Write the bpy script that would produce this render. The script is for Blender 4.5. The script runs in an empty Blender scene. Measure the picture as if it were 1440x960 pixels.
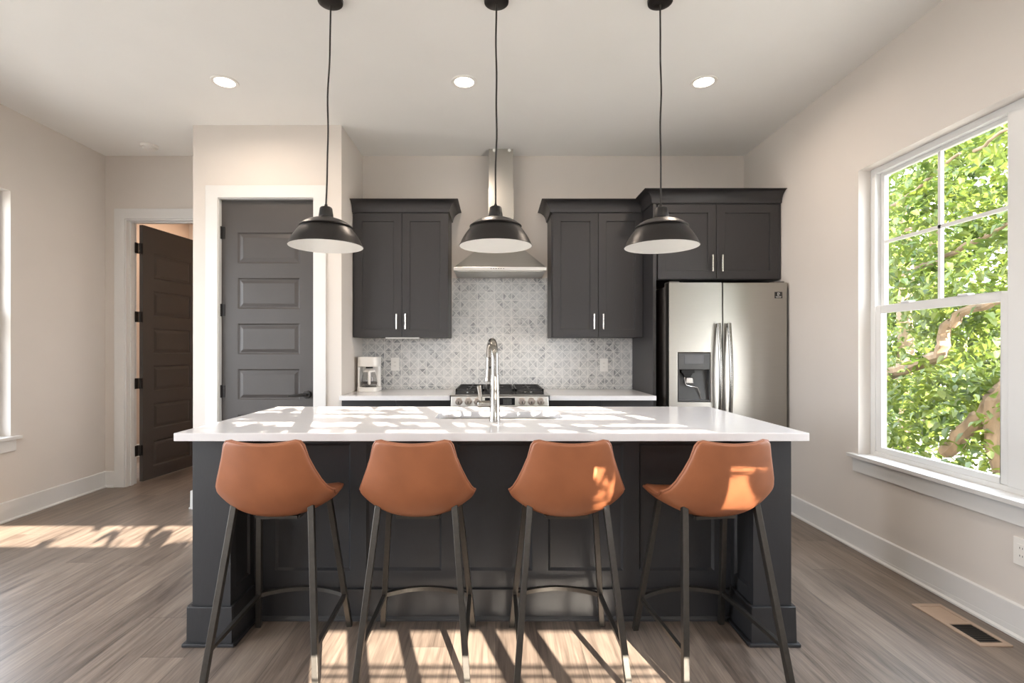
import bpy, bmesh, math, random
from mathutils import Vector, Matrix
random.seed(11)
PI = math.pi
C = bpy.context.scene.collection
S = bpy.context.scene

# ------------------------------------------------------------------ camera
cam_d = bpy.data.cameras.new('camera'); cam = bpy.data.objects.new('camera', cam_d); C.objects.link(cam)
cam.location = (0, 0, 1.255); cam.rotation_euler = (PI/2, 0, 0)
cam_d.sensor_width = 36; cam_d.lens = 18.0
cam_d.shift_x = 23/1440; cam_d.shift_y = 13/1440
cam_d.clip_start = .05; cam_d.clip_end = 200
S.camera = cam

# ------------------------------------------------------------------ light and exposure
SUN_T = .31                      # tan of the sun's elevation
SUN_STRENGTH = 75
SKY_STRENGTH = 14.5
CEILING_LAMP_W = 10
S.view_settings.view_transform = 'Standard'
S.view_settings.look = 'None'
S.view_settings.gamma = 1
S.view_settings.use_curve_mapping = False
S.view_settings.exposure = -0.12
w = bpy.data.worlds.new('sky'); S.world = w; w.use_nodes = True
wn = w.node_tree.nodes; wl = w.node_tree.links
bg = wn['Background']
tc = wn.new('ShaderNodeTexCoord'); sp = wn.new('ShaderNodeSeparateXYZ'); rp = wn.new('ShaderNodeValToRGB')
wl.new(tc.outputs['Generated'], sp.inputs[0]); wl.new(sp.outputs['Z'], rp.inputs[0])
rp.color_ramp.elements[0].position = .0; rp.color_ramp.elements[0].color = (.93, .96, 1, 1)
rp.color_ramp.elements[1].position = .7; rp.color_ramp.elements[1].color = (.72, .85, 1, 1)
wl.new(rp.outputs[0], bg.inputs[0]); bg.inputs[1].default_value = SKY_STRENGTH
sun_d = bpy.data.lights.new('sun', 'SUN'); sun = bpy.data.objects.new('sun', sun_d); C.objects.link(sun)
sun_d.energy = SUN_STRENGTH; sun_d.angle = math.radians(.2); sun_d.color = (1, .90, .76)
SUN_DIR = Vector((-.3, 1, -SUN_T*1.044))
sun.rotation_euler = SUN_DIR.to_track_quat('-Z', 'Y').to_euler()
sun.location = (6, -12, 8)
try:
    S.cycles.max_bounces = 10; S.cycles.diffuse_bounces = 6; S.cycles.glossy_bounces = 4
    S.cycles.transparent_max_bounces = 12; S.cycles.sample_clamp_indirect = 6
    S.cycles.caustics_reflective = False; S.cycles.caustics_refractive = False
except Exception:
    pass

# ------------------------------------------------------------------ materials
def srgb(r, g, b):
    f = lambda c: (c/255/12.92) if c/255 <= .04045 else ((c/255+.055)/1.055)**2.4
    return (f(r), f(g), f(b), 1)

def mat(name, col, rough=.5, metal=0, var=.03, scale=20, bump=0, stretch=(1, 1, 1), spec=.5, coat=0):
    m = bpy.data.materials.new(name); m.use_nodes = True
    n, l = m.node_tree.nodes, m.node_tree.links
    p = n['Principled BSDF']
    p.inputs['Roughness'].default_value = rough; p.inputs['Metallic'].default_value = metal
    p.inputs['Specular IOR Level'].default_value = spec
    p.inputs['Coat Weight'].default_value = coat
    t = n.new('ShaderNodeTexCoord'); mp = n.new('ShaderNodeMapping'); mp.inputs['Scale'].default_value = stretch
    no = n.new('ShaderNodeTexNoise'); no.inputs['Scale'].default_value = scale; no.inputs['Detail'].default_value = 4
    l.new(t.outputs['Object'], mp.inputs[0]); l.new(mp.outputs[0], no.inputs['Vector'])
    r = n.new('ShaderNodeValToRGB')
    r.color_ramp.elements[0].position = .3; r.color_ramp.elements[1].position = .7
    r.color_ramp.elements[0].color = tuple(max(0, c*(1-var)) for c in col[:3])+(1,)
    r.color_ramp.elements[1].color = tuple(min(1, c*(1+var)) for c in col[:3])+(1,)
    l.new(no.outputs['Fac'], r.inputs[0]); l.new(r.outputs[0], p.inputs['Base Color'])
    if bump:
        b = n.new('ShaderNodeBump'); b.inputs['Strength'].default_value = bump; b.inputs['Distance'].default_value = .002
        l.new(no.outputs['Fac'], b.inputs['Height']); l.new(b.outputs[0], p.inputs['Normal'])
    return m

def emit(name, col, strength):
    m = bpy.data.materials.new(name); m.use_nodes = True
    n, l = m.node_tree.nodes, m.node_tree.links
    n.remove(n['Principled BSDF'])
    e = n.new('ShaderNodeEmission'); e.inputs[0].default_value = col; e.inputs[1].default_value = strength
    l.new(e.outputs[0], n['Material Output'].inputs[0])
    return m

def glass_mat(name, tint=(1, 1, 1, 1), refl=.05):
    m = bpy.data.materials.new(name); m.use_nodes = True
    n, l = m.node_tree.nodes, m.node_tree.links
    n.remove(n['Principled BSDF'])
    t = n.new('ShaderNodeBsdfTransparent'); t.inputs[0].default_value = tint
    g = n.new('ShaderNodeBsdfGlossy'); g.inputs['Roughness'].default_value = .02
    lw = n.new('ShaderNodeLayerWeight'); lw.inputs['Blend'].default_value = .5
    pw = n.new('ShaderNodeMath'); pw.operation = 'POWER'; pw.inputs[1].default_value = 5; l.new(lw.outputs['Facing'], pw.inputs[0])
    f = n.new('ShaderNodeMath'); f.operation = 'MULTIPLY_ADD'; f.inputs[1].default_value = .9; f.inputs[2].default_value = .025; l.new(pw.outputs[0], f.inputs[0])
    mx = n.new('ShaderNodeMixShader')
    l.new(f.outputs[0], mx.inputs[0]); l.new(t.outputs[0], mx.inputs[1]); l.new(g.outputs[0], mx.inputs[2])
    l.new(mx.outputs[0], n['Material Output'].inputs[0])
    return m

M = {}
M['wall'] = mat('wall paint', srgb(214, 207, 200), .85, var=.012, scale=3)
M['ceiling'] = mat('ceiling paint', srgb(240, 239, 236), .9, var=.01, scale=3)
M['trim'] = mat('white trim paint', srgb(220, 219, 217), .35, var=.01, scale=5)
M['door'] = mat('charcoal door paint', srgb(68, 64, 62), .42, var=.04, scale=6)
M['cabinet'] = mat('black cabinet paint', srgb(44, 42, 43), .42, var=.06, scale=40, stretch=(6, 6, .6))
M['island'] = mat('black island paint', srgb(45, 45, 47), .45, var=.06, scale=40, stretch=(6, 6, .6))
M['toe'] = mat('toe kick dark paint', srgb(30, 30, 31), .6)  # even near-black colour for kicks, plinth and grille
M['quartz'] = mat('white quartz', srgb(222, 220, 221), .13, var=.012, scale=30)
M['leather'] = mat('tan leather', srgb(151, 93, 61), .42, var=.10, scale=9, bump=.12)
M['seam'] = mat('leather piping', srgb(146, 92, 64), .5, var=.08)
M['gunmetal'] = mat('gunmetal tube', srgb(80, 77, 73), .33, metal=.75, var=.08, scale=60)
M['steel'] = mat('brushed stainless', (.56, .54, .50, 1), .27, metal=1, var=.05, scale=14, stretch=(60, 60, 1), bump=.03)
M['steel_h'] = mat('brushed stainless across', (.58, .56, .53, 1), .3, metal=1, var=.03, scale=6, stretch=(1, 1, 40))
M['fridge'] = mat('fridge stainless', (.38, .362, .33, 1), .29, metal=1, var=.015, scale=6, stretch=(1, 1, 30))
M['fridge_side'] = mat('fridge grey casing', srgb(98, 92, 88), .5, metal=.3)
M['nickel'] = mat('brushed nickel', (.30, .288, .268, 1), .21, metal=1, var=.03, scale=40)
M['pull'] = mat('bright nickel pull', (.82, .80, .77, 1), .25, metal=1)
M['knob'] = mat('satin knob metal', (.50, .43, .38, 1), .34, metal=.6)
M['blackmetal'] = mat('matte black metal', srgb(38, 36, 35), .38, metal=.4, var=.05)
M['shade'] = mat('oil rubbed black enamel', srgb(46, 43, 42), .36, metal=.55, var=.04)
M['enamel'] = mat('white enamel', srgb(240, 240, 236), .3, var=.01)
M['cord'] = mat('black cloth cord', srgb(48, 44, 42), .8)
M['iron'] = mat('cast iron', srgb(40, 38, 37), .55, var=.1)
M['blackglass'] = mat('black glass', srgb(34, 34, 36), .12)
M['screen'] = mat('dark grey screen', srgb(84, 84, 86), .3)
M['plasticgrey'] = mat('charcoal plastic', srgb(64, 63, 62), .35)
M['white'] = mat('white plastic', srgb(236, 233, 228), .35, var=.01)
M['print'] = mat('white print', srgb(225, 225, 222), .6)
M['slot'] = mat('dark slot', srgb(30, 28, 26), .7)
M['vent'] = mat('taupe vent metal', srgb(172, 150, 132), .5)
M['ventdark'] = mat('vent louvre', srgb(112, 102, 94), .5)
M['bark'] = mat('bark', srgb(120, 100, 78), .9, var=.35, scale=9, bump=.6, stretch=(1, 1, .3))
M['greyground'] = mat('bounce grey ground', srgb(150, 146, 140), .9, var=.2, scale=8)  # unseen ground, coloured grey to keep green bounce off the ceiling
M['pane'] = glass_mat('window glass')
M['carafe'] = glass_mat('carafe glass', (.92, .92, .92, 1))
M['coffee'] = mat('dark band', srgb(90, 84, 80), .4)
M['sunfilter'] = mat('blind slat', srgb(225, 222, 216), .6)  # for slats added to filter the sun
M['lamp'] = emit('ceiling lamp', (1, .86, .70, 1), 14)
M['lampglass'] = M['lamp']

def leaf_mat(name, c1, c2, tr):
    m = bpy.data.materials.new(name); m.use_nodes = True
    n, l = m.node_tree.nodes, m.node_tree.links
    n.remove(n['Principled BSDF'])
    t = n.new('ShaderNodeTexCoord'); no = n.new('ShaderNodeTexNoise'); no.inputs['Scale'].default_value = 3.5; no.inputs['Detail'].default_value = 6
    r = n.new('ShaderNodeValToRGB'); r.color_ramp.elements[0].position = .35; r.color_ramp.elements[1].position = .65
    r.color_ramp.elements[0].color = c1; r.color_ramp.elements[1].color = c2
    l.new(t.outputs['Object'], no.inputs['Vector']); l.new(no.outputs['Fac'], r.inputs[0])
    d = n.new('ShaderNodeBsdfDiffuse'); tl = n.new('ShaderNodeBsdfTranslucent'); mx = n.new('ShaderNodeMixShader'); mx.inputs[0].default_value = tr
    g = n.new('ShaderNodeBsdfGlossy'); g.inputs['Roughness'].default_value = .35; m2 = n.new('ShaderNodeMixShader'); m2.inputs[0].default_value = .05
    l.new(r.outputs[0], d.inputs[0]); l.new(r.outputs[0], tl.inputs[0])
    l.new(d.outputs[0], mx.inputs[1]); l.new(tl.outputs[0], mx.inputs[2])
    l.new(mx.outputs[0], m2.inputs[1]); l.new(g.outputs[0], m2.inputs[2])
    l.new(m2.outputs[0], n['Material Output'].inputs[0])
    return m
M['leaf'] = leaf_mat('leaf bright', (.045, .080, .009, 1), (.15, .185, .026, 1), .45)
M['leafdark'] = leaf_mat('leaf deep', (.035, .065, .008, 1), (.11, .145, .022, 1), .4)

class NB:                                    # tiny node-math helper
    def __init__(s, m): s.n, s.l = m.node_tree.nodes, m.node_tree.links
    def math(s, op, a, b=None, c=None):
        x = s.n.new('ShaderNodeMath'); x.operation = op
        for i, v in enumerate((a, b, c)):
            if v is None: continue
            if isinstance(v, (int, float)): x.inputs[i].default_value = v
            else: s.l.new(v, x.inputs[i])
        return x.outputs[0]

def floor_mat():
    m = bpy.data.materials.new('oak plank floor'); m.use_nodes = True
    k = NB(m); n, l = k.n, k.l; p = n['Principled BSDF']
    t = n.new('ShaderNodeTexCoord'); s = n.new('ShaderNodeSeparateXYZ'); l.new(t.outputs['Object'], s.inputs[0])
    X, Y = s.outputs['X'], s.outputs['Y']
    row = k.math('FLOOR', k.math('DIVIDE', X, .182))
    wr = n.new('ShaderNodeTexWhiteNoise'); wr.noise_dimensions = '1D'; l.new(row, wr.inputs['W'])
    ys = k.math('ADD', k.math('DIVIDE', Y, 1.5), k.math('MULTIPLY', wr.outputs['Value'], 7.3))
    col = k.math('FLOOR', ys)
    cb = n.new('ShaderNodeCombineXYZ'); l.new(row, cb.inputs[0]); l.new(col, cb.inputs[1])
    wp = n.new('ShaderNodeTexWhiteNoise'); wp.noise_dimensions = '2D'; l.new(cb.outputs[0], wp.inputs['Vector'])
    # grain
    gv = n.new('ShaderNodeCombineXYZ')
    l.new(k.math('ADD', k.math('MULTIPLY', X, 14), k.math('MULTIPLY', wp.outputs['Value'], 50)), gv.inputs[0])
    l.new(k.math('MULTIPLY', Y, 1.1), gv.inputs[1]); l.new(k.math('MULTIPLY', wp.outputs['Value'], 90), gv.inputs[2])
    g1 = n.new('ShaderNodeTexNoise'); g1.inputs['Scale'].default_value = 1.6; g1.inputs['Detail'].default_value = 9; g1.inputs['Roughness'].default_value = .62
    g1.inputs['Distortion'].default_value = .9
    l.new(gv.outputs[0], g1.inputs['Vector'])
    ge = n.new('ShaderNodeCombineXYZ'); l.new(k.math('MULTIPLY', X, 150), ge.inputs[0]); l.new(k.math('MULTIPLY', Y, 5), ge.inputs[1]); l.new(wp.outputs['Value'], ge.inputs[2])
    g2 = n.new('ShaderNodeTexNoise'); g2.inputs['Scale'].default_value = 1; g2.inputs['Detail'].default_value = 3
    l.new(ge.outputs[0], g2.inputs['Vector'])
    r = n.new('ShaderNodeValToRGB'); e = r.color_ramp.elements
    e[0].position = .33; e[0].color = srgb(75, 65, 58); e[1].position = .70; e[1].color = srgb(146, 131, 118)
    x = e.new(.5); x.color = srgb(114, 101, 91)
    mixv = k.math('ADD', k.math('MULTIPLY', g1.outputs['Fac'], .66), k.math('MULTIPLY', wp.outputs['Value'], .10))
    mixv = k.math('ADD', mixv, k.math('MULTIPLY', g2.outputs['Fac'], .26))
    l.new(mixv, r.inputs[0])
    # gaps
    fx = k.math('ABSOLUTE', k.math('SUBTRACT', k.math('FRACT', k.math('DIVIDE', X, .182)), .5))
    fy = k.math('ABSOLUTE', k.math('SUBTRACT', k.math('FRACT', ys), .5))
    gap = k.math('MAXIMUM', k.math('GREATER_THAN', fx, .4925), k.math('GREATER_THAN', fy, .4990))
    mx = n.new('ShaderNodeMix'); mx.data_type = 'RGBA'; mx.inputs[7].default_value = srgb(56, 49, 45)
    l.new(k.math('MULTIPLY', gap, .6), mx.inputs[0]); l.new(r.outputs[0], mx.inputs[6])
    l.new(mx.outputs[2], p.inputs['Base Color'])
    p.inputs['Roughness'].default_value = .36
    l.new(k.math('ADD', k.math('MULTIPLY', g1.outputs['Fac'], .16), .27), p.inputs['Roughness'])
    b = n.new('ShaderNodeBump'); b.inputs['Strength'].default_value = .12; b.inputs['Distance'].default_value = .002
    l.new(k.math('SUBTRACT', mixv, gap), b.inputs['Height']); l.new(b.outputs[0], p.inputs['Normal'])
    return m
M['floor'] = floor_mat()

def tile_mat():
    m = bpy.data.materials.new('marble mosaic tile'); m.use_nodes = True
    k = NB(m); n, l = k.n, k.l; p = n['Principled BSDF']
    t = n.new('ShaderNodeTexCoord'); s = n.new('ShaderNodeSeparateXYZ'); l.new(t.outputs['Object'], s.inputs[0])
    c = .078
    U = k.math('DIVIDE', k.math('ADD', s.outputs['X'], 20*c+.01), c); V = k.math('DIVIDE', k.math('ADD', s.outputs['Z'], 20*c), c)
    fu = k.math('FRACT', U); fv = k.math('FRACT', V)
    iu = k.math('FLOOR', U); iv = k.math('FLOOR', V)
    d1 = k.math('SUBTRACT', fu, fv); d2 = k.math('SUBTRACT', k.math('ADD', fu, fv), 1)
    # line masks
    eu = k.math('SUBTRACT', .5, k.math('ABSOLUTE', k.math('SUBTRACT', fu, .5)))
    ev = k.math('SUBTRACT', .5, k.math('ABSOLUTE', k.math('SUBTRACT', fv, .5)))
    g = k.math('MINIMUM', eu, ev)
    dg = k.math('MULTIPLY', k.math('MINIMUM', k.math('ABSOLUTE', d1), k.math('ABSOLUTE', d2)), .7)
    line = k.math('LESS_THAN', k.math('MINIMUM', g, dg), .035)
    # circle arcs around every other crossing
    # triangle id
    tid = k.math('ADD', k.math('MULTIPLY', k.math('GREATER_THAN', d1, 0), 1), k.math('MULTIPLY', k.math('GREATER_THAN', d2, 0), 2))
    cb = n.new('ShaderNodeCombineXYZ'); l.new(iu, cb.inputs[0]); l.new(iv, cb.inputs[1]); l.new(tid, cb.inputs[2])
    wn_ = n.new('ShaderNodeTexWhiteNoise'); wn_.noise_dimensions = '3D'; l.new(cb.outputs[0], wn_.inputs['Vector'])
    no = n.new('ShaderNodeTexNoise'); no.inputs['Scale'].default_value = 5; no.inputs['Detail'].default_value = 5; l.new(t.outputs['Object'], no.inputs['Vector'])
    no2 = n.new('ShaderNodeTexNoise'); no2.inputs['Scale'].default_value = 40; no2.inputs['Detail'].default_value = 4; l.new(t.outputs['Object'], no2.inputs['Vector'])
    v = k.math('ADD', k.math('MULTIPLY', wn_.outputs['Value'], .45), k.math('MULTIPLY', k.math('MULTIPLY', no.outputs['Fac'], no2.outputs['Fac']), 1.6))
    r = n.new('ShaderNodeValToRGB'); e = r.color_ramp.elements
    e[0].position = .25; e[0].color = srgb(212, 210, 207); e[1].position = 1.0; e[1].color = srgb(140, 140, 141)
    x = e.new(.72); x.color = srgb(192, 191, 189)
    l.new(v, r.inputs[0])
    mx = n.new('ShaderNodeMix'); mx.data_type = 'RGBA'; mx.inputs[7].default_value = srgb(228, 225, 220)
    l.new(k.math('MULTIPLY', line, .85), mx.inputs[0]); l.new(r.outputs[0], mx.inputs[6]); l.new(mx.outputs[2], p.inputs['Base Color'])
    p.inputs['Roughness'].default_value = .18
    b = n.new('ShaderNodeBump'); b.inputs['Strength'].default_value = .15; b.inputs['Distance'].default_value = .001; b.invert = True
    l.new(line, b.inputs['Height']); l.new(b.outputs[0], p.inputs['Normal'])
    return m
M['tile'] = tile_mat()

# ------------------------------------------------------------------ mesh helpers
class MB:
    def __init__(s): s.v = []; s.f = []
    def add(s, vs, fs):
        o = len(s.v); s.v += [tuple(p) for p in vs]; s.f += [tuple(i+o for i in f) for f in fs]; return s
    def box(s, x0, x1, y0, y1, z0, z1):
        vs = [(x, y, z) for x in (x0, x1) for y in (y0, y1) for z in (z0, z1)]
        return s.add(vs, [(0, 1, 3, 2), (4, 6, 7, 5), (0, 4, 5, 1), (2, 3, 7, 6), (0, 2, 6, 4), (1, 5, 7, 3)])
    def hexa(s, a, b):                       # two quads of 4 points, joined
        vs = list(a)+list(b)
        return s.add(vs, [(0, 3, 2, 1), (4, 5, 6, 7)]+[(i, (i+1) % 4, 4+(i+1) % 4, 4+i) for i in range(4)])
    def tube(s, pts, r, sides=10, rot=0, caps=True, up=None):
        pts = [Vector(p) for p in pts]; n = len(pts); rs = r if isinstance(r, (list, tuple)) else [r]*n
        vs = []; t0 = (pts[1]-pts[0]).normalized()
        a = Vector(up) if up else (Vector((0, 0, 1)) if abs(t0.z) < .95 else Vector((0, 1, 0)))
        x = (a - t0*a.dot(t0)).normalized()
        for i, p in enumerate(pts):
            t = ((pts[min(i+1, n-1)]-pts[i]).normalized()+(pts[i]-pts[max(i-1, 0)]).normalized()).normalized()
            x = (x - t*x.dot(t)).normalized(); y = t.cross(x)
            for j in range(sides):
                an = 2*PI*j/sides+rot
                vs.append(p+x*math.cos(an)*rs[i]+y*math.sin(an)*rs[i])
        fs = [(i*sides+j, i*sides+(j+1) % sides, (i+1)*sides+(j+1) % sides, (i+1)*sides+j) for i in range(n-1) for j in range(sides)]
        if caps: fs += [tuple(range(sides))[::-1], tuple((n-1)*sides+j for j in range(sides))]
        return s.add(vs, fs)
    def lathe(s, prof, c=(0, 0, 0), seg=40, axis='Z', close=False):
        vs = []; fs = []
        for (r, h) in prof:
            for j in range(seg):
                a = 2*PI*j/seg; u, v = r*math.cos(a), r*math.sin(a)
                q = (u, v, h) if axis == 'Z' else (u, h, v) if axis == 'Y' else (h, u, v)
                vs.append((c[0]+q[0], c[1]+q[1], c[2]+q[2]))
        m = len(prof)
        for i in range(m-1 if not close else m):
            k = (i+1) % m
            fs += [(i*seg+j, i*seg+(j+1) % seg, k*seg+(j+1) % seg, k*seg+j) for j in range(seg)]
        if not close:
            if prof[0][0] > 1e-6: fs.append(tuple(range(seg))[::-1])
            if prof[-1][0] > 1e-6: fs.append(tuple((m-1)*seg+j for j in range(seg)))
        return s.add(vs, fs)
    def prism(s, poly, h0, h1, axis='Z'):     # poly in the plane across `axis`
        n = len(poly)
        def q(p, h): return (p[0], p[1], h) if axis == 'Z' else (p[0], h, p[1]) if axis == 'Y' else (h, p[0], p[1])
        vs = [q(p, h0) for p in poly]+[q(p, h1) for p in poly]
        return s.add(vs, [tuple(range(n))[::-1], tuple(range(n, 2*n))]+[(i, (i+1) % n, n+(i+1) % n, n+i) for i in range(n)])
    def slab(s, u0, u1, v0, v1, panels, rings, thick, mp):
        """a slab whose front (depth 0) has profiled panels; mp(u,v,depth)->xyz, depth grows into the slab"""
        us = sorted({u0, u1, *[p[0] for p in panels], *[p[1] for p in panels]})
        vv = sorted({v0, v1, *[p[2] for p in panels], *[p[3] for p in panels]})
        for i in range(len(us)-1):
            for j in range(len(vv)-1):
                a, b, c, d = us[i], us[i+1], vv[j], vv[j+1]
                if any(p[0] <= (a+b)/2 <= p[1] and p[2] <= (c+d)/2 <= p[3] for p in panels): continue
                s.add([mp(a, c, 0), mp(b, c, 0), mp(b, d, 0), mp(a, d, 0)], [(0, 1, 2, 3)])
        for (a, b, c, d) in panels:
            prev = [mp(a, c, 0), mp(b, c, 0), mp(b, d, 0), mp(a, d, 0)]
            for (ins, dep) in rings:
                cur = [mp(a+ins, c+ins, dep), mp(b-ins, c+ins, dep), mp(b-ins, d-ins, dep), mp(a+ins, d-ins, dep)]
                s.add(prev+cur, [(i, (i+1) % 4, 4+(i+1) % 4, 4+i) for i in range(4)]); prev = cur
            s.add(prev, [(0, 1, 2, 3)])
        fr = [mp(u0, v0, 0), mp(u1, v0, 0), mp(u1, v1, 0), mp(u0, v1, 0)]; bk = [mp(u0, v0, thick), mp(u1, v0, thick), mp(u1, v1, thick), mp(u0, v1, thick)]
        s.add(fr+bk, [(i, 4+i, 4+(i+1) % 4, (i+1) % 4) for i in range(4)]+[(4, 7, 6, 5)])
        return s
    def build(s, name, m, parent=None, bevel=0, smooth=False, weld=True):
        me = bpy.data.meshes.new(name)
        off = Vector((0, 0, 0)); q = parent
        while q is not None: off += q.location; q = q.parent
        me.from_pydata([(p[0]-off.x, p[1]-off.y, p[2]-off.z) for p in s.v], [], s.f)
        bm = bmesh.new(); bm.from_mesh(me)
        if weld: bmesh.ops.remove_doubles(bm, verts=bm.verts, dist=1e-5)
        bmesh.ops.recalc_face_normals(bm, faces=bm.faces); bm.to_mesh(me); bm.free()
        o = bpy.data.objects.new(name, me); C.objects.link(o); me.materials.append(m)
        if parent is not None: o.parent = parent
        if smooth: me.shade_smooth(); me.set_sharp_from_angle(angle=math.radians(38))
        if bevel:
            b = o.modifiers.new('bevel', 'BEVEL'); b.width = bevel; b.segments = 2; b.limit_method = 'ANGLE'; b.angle_limit = math.radians(40)
        return o

def tag(o, label, cat, group=None):
    o['label'] = label; o['category'] = cat
    if group: o['group'] = group
    return o
def thing(name, label, cat, loc, group=None):
    o = bpy.data.objects.new(name, None); C.objects.link(o); o.location = loc; o.empty_display_size = .05
    return tag(o, label, cat, group)
def struct(o): o['kind'] = 'structure'; return o
def sroot(name, loc):
    o = bpy.data.objects.new(name, None); C.objects.link(o); o.location = loc; o['kind'] = 'structure'; return o
def copy_tree(o, parent=None):
    c = o.copy(); C.objects.link(c)
    if parent is not None: c.parent = parent
    for ch in list(o.children): copy_tree(ch, c)
    return c

# ------------------------------------------------------------------ room shell
XL, XR, YB, ZC = -3.60, 2.29, 4.72, 3.05
YR = -1.6                                    # wall behind the camera
PX0, PX1, PY = -2.41, -1.227, 4.077          # pantry block

struct(MB().box(-4.4, 2.6, YR-.15, 7.2, -.08, 0).build('floor', M['floor']))
struct(MB().box(-4.4, 2.6, YR-.15, 7.2, ZC, ZC+.12).build('ceiling', M['ceiling']))

def wall_x(name, x0, x1, y0, y1, openings):  # wall across X between y0 and y1, openings (ya, yb, za, zb)
    mb = MB(); ys = sorted({y0, y1, *[o[0] for o in openings], *[o[1] for o in openings]})
    for a, b in zip(ys[:-1], ys[1:]):
        cuts = sorted([(o[2], o[3]) for o in openings if o[0] <= (a+b)/2 <= o[1]])
        z = 0
        for (za, zb) in cuts:
            if za > z: mb.box(x0, x1, a, b, z, za)
            z = zb
        if z < ZC: mb.box(x0, x1, a, b, z, ZC)
    return struct(mb.build(name, M['wall'], weld=False))
def wall_y(name, y0, y1, x0, x1, openings):
    mb = MB(); xs = sorted({x0, x1, *[o[0] for o in openings], *[o[1] for o in openings]})
    for a, b in zip(xs[:-1], xs[1:]):
        cuts = sorted([(o[2], o[3]) for o in openings if o[0] <= (a+b)/2 <= o[1]])
        z = 0
        for (za, zb) in cuts:
            if za > z: mb.box(a, b, y0, y1, z, za)
            z = zb
        if z < ZC: mb.box(a, b, y0, y1, z, ZC)
    return struct(mb.build(name, M['wall'], weld=False))

W_R = (1.40, 3.233, .60, 2.39)               # twin window by the fridge
W_L = (1.95, 3.80, .616, 2.44)
W_L2 = (-1.3, 1.35, .10, 2.44)
wall_x('wall_right', XR, XR+.15, YR, 7.2, [W_R])
wall_x('wall_left', XL-.15, XL, YR, YB, [W_L, W_L2])
wall_y('wall_back', YB, YB+.13, XL-.15, XR, [(-3.412, -2.568, 0, 2.467)])
wall_y('wall_pantry', PY, PY+.11, PX0, PX1, [(-2.206, -1.445, 0, 2.470)])
struct(MB().box(PX1-.11, PX1, PY+.11, YB, 0, ZC).build('wall_pantry_side', M['wall']))
struct(MB().box(PX0, PX0+.11, PY+.11, YB, 0, ZC).build('wall_pantry_end', M['wall']))
R_A = (.34, 1.80, 1.08, 1.306); R_B = (-.35, 2.10, 2.12, 2.49); R_C = (-2.15, -.42, 1.575, 1.752); R_D = (1.40, 2.14, 1.80, 2.0)  # unseen openings, invented and sized to shape the sun patches
wall_y('wall_rear', YR-.13, YR, XL-.15, XR, [R_A, R_B, R_C, R_D])
M['hallwall'] = mat('warm hall paint', srgb(212, 196, 182), .85, var=.01, scale=3)
struct(MB().box(-4.35, -4.25, YB+.13, 7.2, 0, ZC).build('wall_hall_left', M['hallwall']))
struct(MB().box(-4.35, XR, 7.1, 7.2, 0, ZC).build('wall_hall_back', M['hallwall']))
struct(MB().box(-2.0, -1.9, YB+.13, 7.1, 0, ZC).build('wall_hall_right', M['hallwall']))

# baseboards with shoe moulding
def baseboard(name, a, b, nx, ny, h=.148, t=.014):
    ax, ay = a; bx, by = b; mb = MB()
    def strip(t0, t1, z0, z1, z1b):
        q = [(t0, z0), (t1, z0), (t1, z1b), (t0, z1)]
        mb.hexa([(ax+nx*u, ay+ny*u, z) for u, z in q], [(bx+nx*u, by+ny*u, z) for u, z in q])
    strip(0, t, 0, h, h-.006); strip(t, t+.012, 0, .018, .010)
    return struct(mb.build(name, M['trim'], bevel=.0015))
baseboard('baseboard_right', (XR, YR), (XR, 4.02), -1, 0)
baseboard('baseboard_left', (XL, YR), (XL, YB), 1, 0)
baseboard('baseboard_back', (XL, YB), (-3.505, YB), 0, -1)
baseboard('baseboard_pantry', (PX0, PY), (-2.31, PY), 0, -1)
baseboard('baseboard_pantry_end', (PX0, PY-.014), (PX0, YB), -1, 0)
baseboard('baseboard_pantry_corner', (-1.35, PY), (PX1, PY), 0, -1)
baseboard('baseboard_hall', (-4.25, YB+.2), (-4.25, 7.1), 1, 0)

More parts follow.
